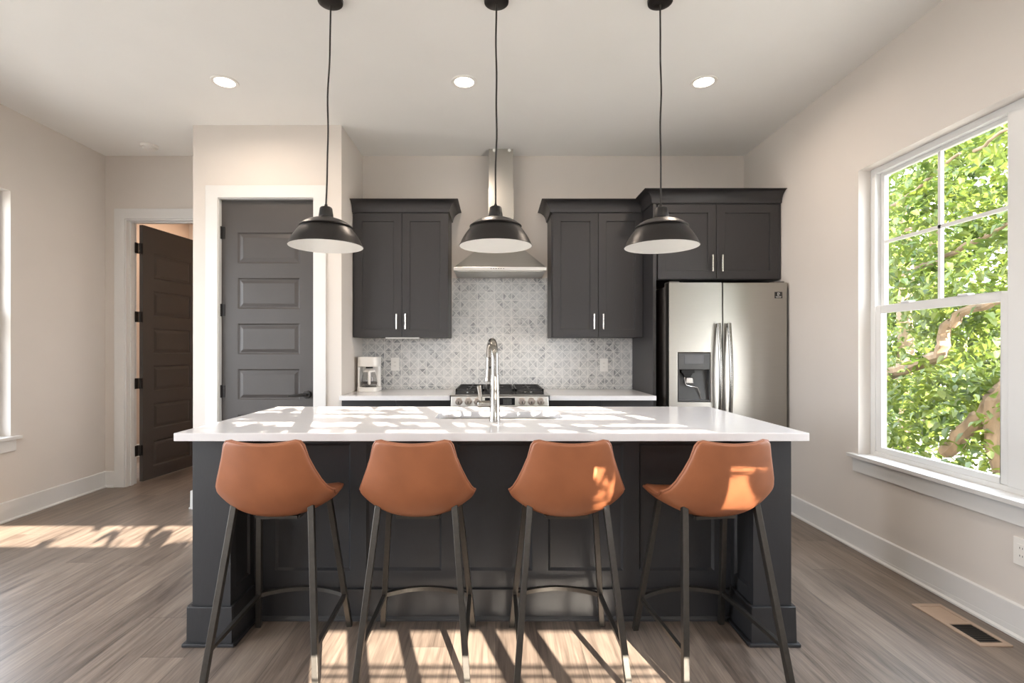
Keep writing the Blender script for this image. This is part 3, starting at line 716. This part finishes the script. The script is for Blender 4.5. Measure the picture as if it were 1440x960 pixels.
# ------------------------------------------------------------------ coffee maker
cx, cy, cz = -1.108, 4.50, .902
r = thing('coffee_maker', 'white drip coffee maker with glass carafe on the back counter', 'coffee maker', (cx, cy, cz))
def rrect(x0, x1, y0, y1, rad, k=6):
    pts = []
    for (ccx, ccy, a0) in ((x1-rad, y1-rad, 0), (x0+rad, y1-rad, 90), (x0+rad, y0+rad, 180), (x1-rad, y0+rad, 270)):
        for i in range(k+1):
            a = math.radians(a0+90*i/k); pts.append((ccx+rad*math.cos(a), ccy+rad*math.sin(a)))
    return pts
MB().prism(rrect(cx-.088, cx+.088, cy-.11, cy+.11, .035), cz, cz+.038).build('base', M['white'], r, bevel=.004, smooth=True)
MB().lathe([(0, cz+.038), (.062, cz+.038), (.062, cz+.044), (0, cz+.044)], (cx+.005, cy-.03, 0), 32).build('warming_plate', M['coffee'], r, smooth=True)
MB().prism(rrect(cx-.088, cx+.082, cy+.045, cy+.11, .025), cz+.038, cz+.215).prism(rrect(cx-.088, cx-.070, cy-.07, cy+.05, .008), cz+.038, cz+.215).build('tower', M['white'], r, bevel=.003, smooth=True)
MB().prism(rrect(cx-.088, cx+.085, cy-.095, cy+.11, .04), cz+.215, cz+.300).build('head', M['white'], r, bevel=.006, smooth=True)
MB().lathe([(.03, cz+.200), (.03, cz+.215), (0, cz+.215)], (cx+.005, cy-.03, 0), 24).build('drip_nozzle', M['slot'], r, smooth=True)
ca = MB().lathe([(.055, cz+.046), (.064, cz+.06), (.067, cz+.095), (.06, cz+.135), (.048, cz+.165), (.048, cz+.172), (.046, cz+.172), (.046, cz+.165), (.057, cz+.134), (.064, cz+.095), (.061, cz+.062), (.053, cz+.049), (0, cz+.049)], (cx+.005, cy-.03, 0), 36).build('carafe', M['carafe'], r, smooth=True)
MB().lathe([(.050, cz+.168), (.050, cz+.180), (.035, cz+.190), (0, cz+.190)], (cx+.005, cy-.03, 0), 30).build('carafe_lid', M['white'], ca, smooth=True)
MB().lathe([(.0655, cz+.062), (.0685, cz+.080), (.0675, cz+.081), (.0645, cz+.062)], (cx+.005, cy-.03, 0), 36, close=True).build('carafe_band', M['coffee'], ca, smooth=True)
MB().tube([(cx+.02, cy-.075, cz+.178), (cx+.025, cy-.115, cz+.172), (cx+.027, cy-.122, cz+.13), (cx+.025, cy-.115, cz+.08), (cx+.02, cy-.095, cz+.072)], .0125, 12).build('carafe_handle', M['white'], ca, smooth=True)

# ------------------------------------------------------------------ island
IX0, IX1, IY0, IY1, IZ = -1.334, 1.300, 2.12, 3.13, .914
BX0, BX1 = -1.302, 1.265
r = thing('kitchen_island', 'large black panelled kitchen island base under the white quartz top', 'kitchen island', (-.018, 2.62, 0))
YP = 2.40
pans = []; p0 = -1.033
for i in range(5): pans.append((p0+i*.4265, p0+i*.4265+.352, .225, .82))
MB().slab(BX0+.168, BX1-.163, .143, .879, pans, [(.002, .003), (.010, .012)], .02, lambda u, v, d: (u, YP+d, v)).build('front_panel', M['island'], r, bevel=.001)
pl = MB().box(BX0+.168, BX1-.163, YP-.014, YP+.02, 0, .143)
pl.prism([(YP-.014, 0), (YP-.026, 0), (YP-.024, .010), (YP-.016, .020), (YP-.014, .020)], BX0+.168, BX1-.163, 'X')
pl.build('plinth', M['island'], r, bevel=.0015)
for (a, b, s_) in ((BX0, BX0+.168, 1), (BX1-.163, BX1, -1)):
    xin = b if s_ > 0 else a
    pm = MB().box(a, b, 2.19, YP, .0, .879) if False else MB()
    # post: front, outer side, back and an inner face with a recessed panel
    if s_ > 0: mpf = lambda u, v, d, X=xin: (X-d, u, v)
    else: mpf = lambda u, v, d, X=xin: (X+d, u, v)
    pm.slab(2.19, YP+.0, .0, .879, [(2.235, YP-.035, .225, .82)], [(.002, .003), (.009, .010)], .163, mpf)
    po = pm.build('post', M['island'], r, bevel=.0015)
    q = MB(); ox0, ox1 = (a-.013, b+.013)
    q.box(ox0, ox1, 2.177, 2.19, 0, .165); q.box(a-.013 if s_ > 0 else b, a if s_ > 0 else b+.013, 2.19, IY1-.05, 0, .165)
    q.box(b if s_ > 0 else a-.013, b+.013 if s_ > 0 else a, 2.19, YP-.014, 0, .165)
    q.box(ox0-.014, ox1+.014, 2.163, 2.177, 0, .014); q.box(a-.027 if s_ > 0 else b+.013, a-.013 if s_ > 0 else b+.027, 2.177, IY1-.05, 0, .014)
    q.box(b+.013 if s_ > 0 else a-.027, b+.027 if s_ > 0 else a-.013, 2.177, YP-.026, 0, .014)
    q.build('post_plinth', M['island'], po, bevel=.003)
cb = MB().box(BX0, BX0+.02, YP, IY1-.05, 0, .879).box(BX1-.02, BX1, YP, IY1-.05, 0, .879).box(BX0+.02, BX1-.02, IY1-.09, IY1-.07, .10, .879)
cb.box(BX0+.02, BX1-.02, YP+.021, IY1-.09, .10, .12).box(BX0+.02, BX1-.02, IY1-.15, IY1-.13, 0, .10)
cb.build('cabinet_box', M['island'], r, bevel=.001)
W = (BX1-BX0-.01)/5
for i in range(5): shaker(r, 'door', BX0+.005+W*i+.002, BX0+.005+W*(i+1)-.002, .105, .875, IY1-.05-.02, M['island']).rotation_euler = (0, 0, 0)

# countertop with sink cut-out
SX0, SX1, SY0, SY1 = -.31, .345, 2.565, 2.86
inner = rrect(SX0, SX1, SY0, SY1, .06, 6); K = 7
corners = [(IX1, IY1), (IX0, IY1), (IX0, IY0), (IX1, IY0)]
mb = MB(); zt, zb = IZ, IZ-.034
n = len(inner)
vs = [(p[0], p[1], zt) for p in inner]+[(p[0], p[1], zt) for p in corners]+[(p[0], p[1], zb) for p in inner]+[(p[0], p[1], zb) for p in corners]
fs = []
o2 = n+4
for c_ in range(4):
    for i in range(K-1):
        a, b = c_*K+i, c_*K+i+1
        fs += [(a, b, n+c_), (o2+b, o2+a, o2+n+c_)]
    a, b = c_*K+K-1, ((c_+1) % 4)*K
    fs += [(a, b, n+(c_+1) % 4, n+c_), (o2+b, o2+a, o2+n+c_, o2+n+(c_+1) % 4)]
    fs.append((n+c_, n+(c_+1) % 4, o2+n+(c_+1) % 4, o2+n+c_))
for i in range(n): fs.append((i, o2+i, o2+(i+1) % n, (i+1) % n))
mb.add(vs, fs)
tag(mb.build('island_countertop', M['quartz'], bevel=.0025), 'long white quartz top of the island with sink cut-out', 'countertop')

# sink
r = thing('sink', 'undermount stainless sink set into the island top', 'sink', ((SX0+SX1)/2, (SY0+SY1)/2, .69))
ro = rrect(SX0-.004, SX1+.004, SY0-.004, SY1+.004, .064, 6); ri = rrect(SX0+.02, SX1-.02, SY0+.02, SY1-.02, .06, 6)
n = len(ro); zs = [(ro, IZ-.0345), (ro, .73), (ri, .70)]
bmk = MB(); vs = [(p[0], p[1], z) for (L, z) in zs for p in L]
fs = [(i*n+j, i*n+(j+1) % n, (i+1)*n+(j+1) % n, (i+1)*n+j) for i in range(2) for j in range(n)]+[tuple(2*n+j for j in range(n))]
bo = bmk.add(vs, fs).build('basin', M['steel_h'], r, smooth=True)
MB().lathe([(.045, .7005), (.045, .704), (.03, .703), (0, .702)], ((SX0+SX1)/2, (SY0+SY1)/2, 0), 28).build('drain', M['nickel'], r, smooth=True)

# faucet
fx, fy = -.004, 2.485
r = thing('faucet', 'tall brushed nickel pull-down faucet on the island', 'faucet', (fx, fy, IZ))
MB().lathe([(0, IZ), (.0265, IZ), (.0265, IZ+.006), (.0245, IZ+.01), (.0232, IZ+.12), (.0215, IZ+.2), (.0195, IZ+.225), (0, IZ+.225)], (fx, fy, 0), 32).build('body', M['nickel'], r, smooth=True)
dirx, diry = -.16, .987
pts = [(fx, fy, IZ+.21), (fx, fy, IZ+.29)]; R_ = .088
for i in range(1, 15):
    a = PI*i/14*0.97; q = R_-R_*math.cos(a); pts.append((fx+dirx*q, fy+diry*q, IZ+.29+1.12*R_*math.sin(a)))
MB().tube(pts, .0175, 16).build('gooseneck', M['nickel'], r, smooth=True)
e = Vector(pts[-1]); d_ = Vector((dirx*.10, diry*.10, -1)).normalized()
hd = MB().tube([e-d_*.01, e+d_*.01, e+d_*.06, e+d_*.115, e+d_*.118], [.0175, .0185, .020, .025, .022], 24)
sh = hd.build('spray_head', M['nickel'], r, smooth=True)
bp = e+d_*.045+Vector((.004, -.0195, 0))
MB().lathe([(.0, bp.y-.0015), (.0055, bp.y-.0015), (.0055, bp.y+.004), (0, bp.y+.004)], (bp.x, 0, bp.z), 12, 'Y').build('spray_button', M['slot'], sh)
MB().tube([(fx-.015, fy, IZ+.083), (fx-.062, fy, IZ+.083), (fx-.064, fy, IZ+.083), (fx-.08, fy, IZ+.083), (fx-.083, fy, IZ+.083)], [.0165, .0165, .0175, .0175, .014], 20).build('handle_hub', M['nickel'], r, smooth=True)
MB().tube([(fx-.068, fy, IZ+.092), (fx-.071, fy-.004, IZ+.13), (fx-.076, fy-.008, IZ+.172), (fx-.0765, fy-.0085, IZ+.175)], [.008, .0095, .0115, .009], 14).build('handle_lever', M['nickel'], r, smooth=True)

# ------------------------------------------------------------------ bar stools
def make_stool(label):
    r = thing('bar_stool', label, 'bar stool', (0, 0, 0), 'tan leather bar stools')
    sp_ = [(-.206, .908, .118, .020), (-.206, .903, .137, .021), (-.204, .888, .147, .024), (-.199, .85, .159, .030), (-.192, .80, .177, .040), (-.183, .75, .196, .052),
           (-.170, .705, .212, .066), (-.150, .667, .223, .082), (-.120, .628, .226, .098), (-.07, .608, .222, .090), (-.01, .604, .214, .072),
           (.06, .613, .207, .053), (.13, .629, .201, .034), (.185, .643, .192, .018), (.212, .645, .176, .010), (.224, .640, .150, .006)]
    N = 17; vs = []; fs = []; m_ = len(sp_)
    for i, (y, z, hw, lf) in enumerate(sp_):
        a = sp_[max(i-1, 0)]; b = sp_[min(i+1, m_-1)]
        t = Vector((0, b[0]-a[0], b[1]-a[1])).normalized(); nrm = Vector((0, -t.z, t.y))     # towards the sitter
        for j in range(N):
            u = -1+2*j/(N-1); au = abs(u)
            off = lf*au**2.3
            dz = .012*au**2 if i < 3 else 0
            p = Vector((hw*u*(1-.05*au*au)/.95, y, z+dz))+nrm*off
            vs.append(p)
    fs = [(i*N+j, i*N+j+1, (i+1)*N+j+1, (i+1)*N+j) for i in range(m_-1) for j in range(N-1)]
    sh = MB().add(vs, fs).build('seat_shell', M['leather'], r, smooth=False)
    sh.data.shade_smooth()
    so = sh.modifiers.new('solid', 'SOLIDIFY'); so.thickness = .022; so.offset = 0
    ss = sh.modifiers.new('sub', 'SUBSURF'); ss.levels = 2; ss.render_levels = 2
    # piping along the shell's rim
    rim = [vs[j] for j in range(N)]+[vs[i*N+N-1] for i in range(1, m_)]+[vs[(m_-1)*N+j] for j in range(N-2, -1, -1)]+[vs[i*N] for i in range(m_-2, 0, -1)]
    rim.append(rim[0])
    MB().tube(rim, .0052, 8, caps=False).build('piping', M['seam'], sh, smooth=True)
    # under-seat frame
    fr = MB()
    tops = {}
    for sx in (-1, 1):
        for sy in (-1, 1):
            tops[sx, sy] = Vector((sx*.148, -.10 if sy < 0 else .12, .632))
    q = [tops[-1, -1], tops[1, -1], tops[1, 1], tops[-1, 1]]
    for i in range(4):
        a, b = q[i].copy(), q[(i+1) % 4].copy(); a.z = b.z = .596; a.x *= .55; b.x *= .55; a.y *= .6; b.y *= .6
        fr.tube([a, b], .009, 4, PI/4)
    fr.build('seat_frame', M['gunmetal'], r)
    feet = {(-1, -1): Vector((-.208, -.225, 0)), (1, -1): Vector((.208, -.225, 0)), (-1, 1): Vector((-.206, .243, 0)), (1, 1): Vector((.206, .243, 0))}
    for k, t in tops.items():
        f = feet[k]; t = t.copy()
        if k[1] < 0: t.z = .655
        ax = Vector((-k[0], 0, 0))
        lg = MB(); d = (t-f).normalized()
        lg.tube([f, t], .0165, 4, PI/4, up=(1, .0, 0))
        lg.build('leg', M['gunmetal'], r, bevel=.002)
    def on(k, z): t, f = tops[k], feet[k]; return f+(t-f)*(z/t.z)
    zf = .157
    for sx in (-1, 1):
        a, b = on((sx, -1), zf-.01), on((sx, 1), zf)
        MB().tube([a, b], .0115, 4, PI/4, up=(0, 0, 1)).build('side_stretcher', M['gunmetal'], r, bevel=.001)
    a, b = on((-1, 1), zf), on((1, 1), zf); pts = []
    for i in range(17):
        t = i/16; p = a.lerp(b, t); p.y += .045*4*t*(1-t)*.9; p.z += .012*4*t*(1-t); pts.append(p)
    MB().tube(pts, .0125, 4, PI/4, up=(0, 0, 1)).build('footrest', M['gunmetal'], r)
    return r
stool = make_stool('tan leather bar stool with black legs, nearest the pantry door')
spots = [(-.868, 2.092, 1.0, None),
         (-.308, 2.092, 0, 'tan leather bar stool with black legs, second from the pantry door'),
         (.280, 2.092, .5, 'tan leather bar stool with black legs, second from the window wall'),
         (.862, 2.090, 7.0, 'tan leather bar stool turned slightly, nearest the window wall')]
for i, (x, y, a, lb) in enumerate(spots):
    o = stool if i == 0 else copy_tree(stool)
    o.location = (x, y, 0); o.rotation_euler = (0, 0, math.radians(a))
    if lb: o['label'] = lb

# ------------------------------------------------------------------ floor vent
r = thing('floor_vent', 'taupe metal floor vent with half its louvres open, by the baseboard', 'floor vent', (2.128, 2.35, 0))
vx0, vx1, vy0, vy1 = 2.055, 2.195, 2.17, 2.53
fr = MB().box(vx0, vx0+.02, vy0, vy1, 0, .006).box(vx1-.02, vx1, vy0, vy1, 0, .006).box(vx0+.02, vx1-.02, vy0, vy0+.025, 0, .006).box(vx0+.02, vx1-.02, vy1-.025, vy1, 0, .006).box(vx0+.02, vx1-.02, 2.345, 2.36, 0, .006)
fr.build('vent_frame', M['vent'], r, bevel=.001)
MB().box(vx0+.02, vx1-.02, 2.36, vy1-.025, .0, .0035).build('closed_plate', M['vent'], r)
MB().box(vx0+.02, vx1-.02, vy0+.025, 2.345, .0003, .0012).build('duct_opening', M['slot'], r)
lv = MB()
for i in range(9):
    y = vy0+.030+i*.0165; lv.add([(vx0+.02, y, .0055), (vx1-.02, y, .0055), (vx1-.02, y+.007, .002), (vx0+.02, y+.007, .002), (vx0+.02, y+.001, .0055), (vx1-.02, y+.001, .0055), (vx1-.02, y+.008, .002), (vx0+.02, y+.008, .002)], [(0, 1, 2, 3), (4, 7, 6, 5), (0, 4, 5, 1), (3, 2, 6, 7)])
lv.build('louvre', M['ventdark'], r, weld=False)

# ------------------------------------------------------------------ outdoors
struct(MB().box(-40, 40, -30, 60, -.62, -.60).build('ground', M['greyground']))

def leaves(rnd, centres, per, rad, size):
    vs = []; fs = []
    for c_ in centres:
        for _ in range(per):
            p = Vector(c_)+Vector((rnd.gauss(0, rad), rnd.gauss(0, rad), rnd.gauss(0, rad*.8)))
            L = size*rnd.uniform(.65, 1.25); W_ = L*rnd.uniform(.26, .36)
            yaw = rnd.uniform(0, 2*PI); pit = rnd.uniform(-1.1, .25); rol = rnd.uniform(-.7, .7)
            R = Matrix.Rotation(yaw, 3, 'Z') @ Matrix.Rotation(-pit, 3, 'Y') @ Matrix.Rotation(rol, 3, 'X')
            o = len(vs); dr = rnd.uniform(.05, .25)*L
            for q in ((0, 0, 0), (.3*L, W_, .25*W_), (.68*L, W_*.72, .2*W_-dr*.5), (L, 0, -dr), (.68*L, -W_*.72, .2*W_-dr*.5), (.3*L, -W_, .25*W_), (.45*L, 0, -.12*W_)):
                vs.append(p+R @ Vector(q))
            fs += [(o, o+6, o+1), (o+1, o+6, o+2), (o+2, o+6, o+3), (o+3, o+6, o+4), (o+4, o+6, o+5), (o+5, o+6, o)]
    return vs, fs
def limb(mb, pts, r0, r1, rnd, wob=.03):
    P = [Vector(p) for p in pts]; out = []
    for i in range(len(P)-1):
        for k in range(5):
            t = k/5; p = P[i].lerp(P[i+1], t); out.append(p+Vector((rnd.gauss(0, wob), rnd.gauss(0, wob), rnd.gauss(0, wob))) * (0 if i == 0 and k == 0 else 1))
    out.append(P[-1]); n_ = len(out)
    mb.tube(out, [r0+(r1-r0)*i/(n_-1) for i in range(n_)], 9)
def tree(label, base, trunk_pts, limbs, regions, per, size, m, seed, group='trees outside the window'):
    rnd = random.Random(seed)
    r = thing('tree', label, 'tree', base, group)
    t = MB(); limb(t, trunk_pts, .17, .09, rnd, .015); tr = t.build('trunk', M['bark'], r, smooth=True)
    if limbs:
        for (pts, a, b) in limbs:
            q = MB(); limb(q, pts, a, b, rnd, .012); q.build('branch', M['bark'], r, smooth=True)
    cs = []
    for (c_, rd_, n_) in regions:
        k = 0
        while k < n_:
            v = Vector((rnd.uniform(-1, 1), rnd.uniform(-1, 1), rnd.uniform(-1, 1)))
            if v.length > 1: continue
            cs.append((c_[0]+v.x*rd_[0], c_[1]+v.y*rd_[1], c_[2]+v.z*rd_[2])); k += 1
    vs, fs = leaves(rnd, cs, per, .16, size)
    MB().add(vs, fs).build('foliage', m, r, weld=False)
    return r
def at(px, py, X):                            # a point on the plane x = X seen at that pixel
    d = 720*X/(px-697); return (X, d, 1.255-(py-493)*d/720)
tree('leafy tree with a thick crooked limb close outside the window', (5.2, 5.0, -.6),
     [(5.2, 5.0, -.6), (5.0, 5.0, .2), at(1400, 560, 4.9), at(1470, 500, 4.9)],
     [([at(1225, 535, 5.2), at(1290, 512, 5.0), at(1322, 500, 4.9), at(1330, 462, 4.9), at(1352, 440, 4.9), at(1440, 415, 4.8)], .085, .035),
      ([at(1330, 635, 4.9), at(1370, 595, 4.9), at(1410, 560, 4.9)], .075, .09),
      ([at(1230, 305, 5.4), at(1290, 265, 5.2), at(1350, 215, 5.0)], .03, .015),
      ([at(1290, 378, 5.2), at(1360, 345, 5.0), at(1450, 300, 4.8)], .035, .02),
      ([at(1370, 212, 5), at(1440, 170, 4.8)], .02, .012)],
     [((5.3, 6.0, .5), (.9, 1.5, 1.1), 110), ((5.2, 5.9, 2.3), (.9, 1.5, .9), 85), ((5.3, 5.9, 3.6), (.9, 1.5, .8), 45)], 36, .105, M['leaf'], 3)
tree('denser deep green tree further behind the crooked limb', (11.4, 13.4, -.6), [(11.4, 13.4, -.6), (11.4, 13.4, 2), (11.4, 13.3, 5)], [],
     [((11.4, 13.2, 1.4), (1.5, 3.4, 2.6), 230), ((11.4, 13.2, 5.0), (1.5, 3.4, 2.0), 110)], 30, .24, M['leafdark'], 5)
tree('pale green young tree between the dense tree and the window', (7.7, 9.7, -.6), [(7.7, 9.7, -.6), (7.7, 9.6, 1.4), (7.7, 9.6, 4)], [],
     [((7.7, 9.5, .6), (.9, 1.75, 1.5), 85), ((7.7, 9.5, 3.6), (.9, 1.75, 1.6), 50)], 28, .13, M['leaf'], 8)
tree('unseen bushy tree added outside to keep sun off the refrigerator', (3.6, -.6, -.6), [(3.6, -.6, -.6), (3.6, -.6, 1.4), (3.6, -.6, 3.6)], [],
     [((3.5, -.5, 2.7), (.65, 1.6, 1.25), 210)], 30, .15, M['leaf'], 21)  # placed out of view to block sun through the side window

tree('loose green tree standing across from the window nearer the street', (5.5, 2.6, -.6), [(5.5, 2.6, -.6), (5.5, 2.6, 1.2), (5.4, 2.6, 3.2)], [],
     [((5.4, 2.5, 1.1), (.55, .9, 1.4), 55), ((5.4, 2.5, 3.2), (.55, .9, 1.0), 25)], 26, .12, M['leaf'], 41)
tree('unseen broad thin-leaved tree added behind the room to dapple the sun', (-3.2, -4.3, -.6), [(-3.2, -4.3, -.6), (-3.1, -4.3, 1.4), (-2.6, -4.25, 3.1)],
     [([(-2.6, -4.25, 3.1), (-.5, -4.2, 3.25), (1.2, -4.2, 3.1), (3.0, -4.2, 3.05)], .05, .02)],
     [((.7, -4.2, 2.95), (2.5, .6, .42), 85)], 8, .14, M['leaf'], 33, 'trees added for sun dapples')  # invented canopy, shaped to break up sun reaching the rear openings

# daylight portals at the openings (they only steer sampling, they add no light)
def portal(loc, rot, sx, sy):
    d = bpy.data.lights.new('portal', 'AREA'); d.shape = 'RECTANGLE'; d.size = sx; d.size_y = sy
    o = bpy.data.objects.new('portal', d); C.objects.link(o); o.location = loc; o.rotation_euler = rot
    d.cycles.is_portal = True
for op, x, s_ in ((W_R, XR+.16, 1), (W_L, XL-.16, -1), (W_L2, XL-.16, -1)):
    portal((x, (op[0]+op[1])/2, (op[2]+op[3])/2), (0, s_*PI/2, 0), op[3]-op[2], op[1]-op[0])
for op in (R_A, R_B, R_C, R_D):
    portal(((op[0]+op[1])/2, YR-.14, (op[2]+op[3])/2), (-PI/2, 0, 0), op[1]-op[0], op[3]-op[2])
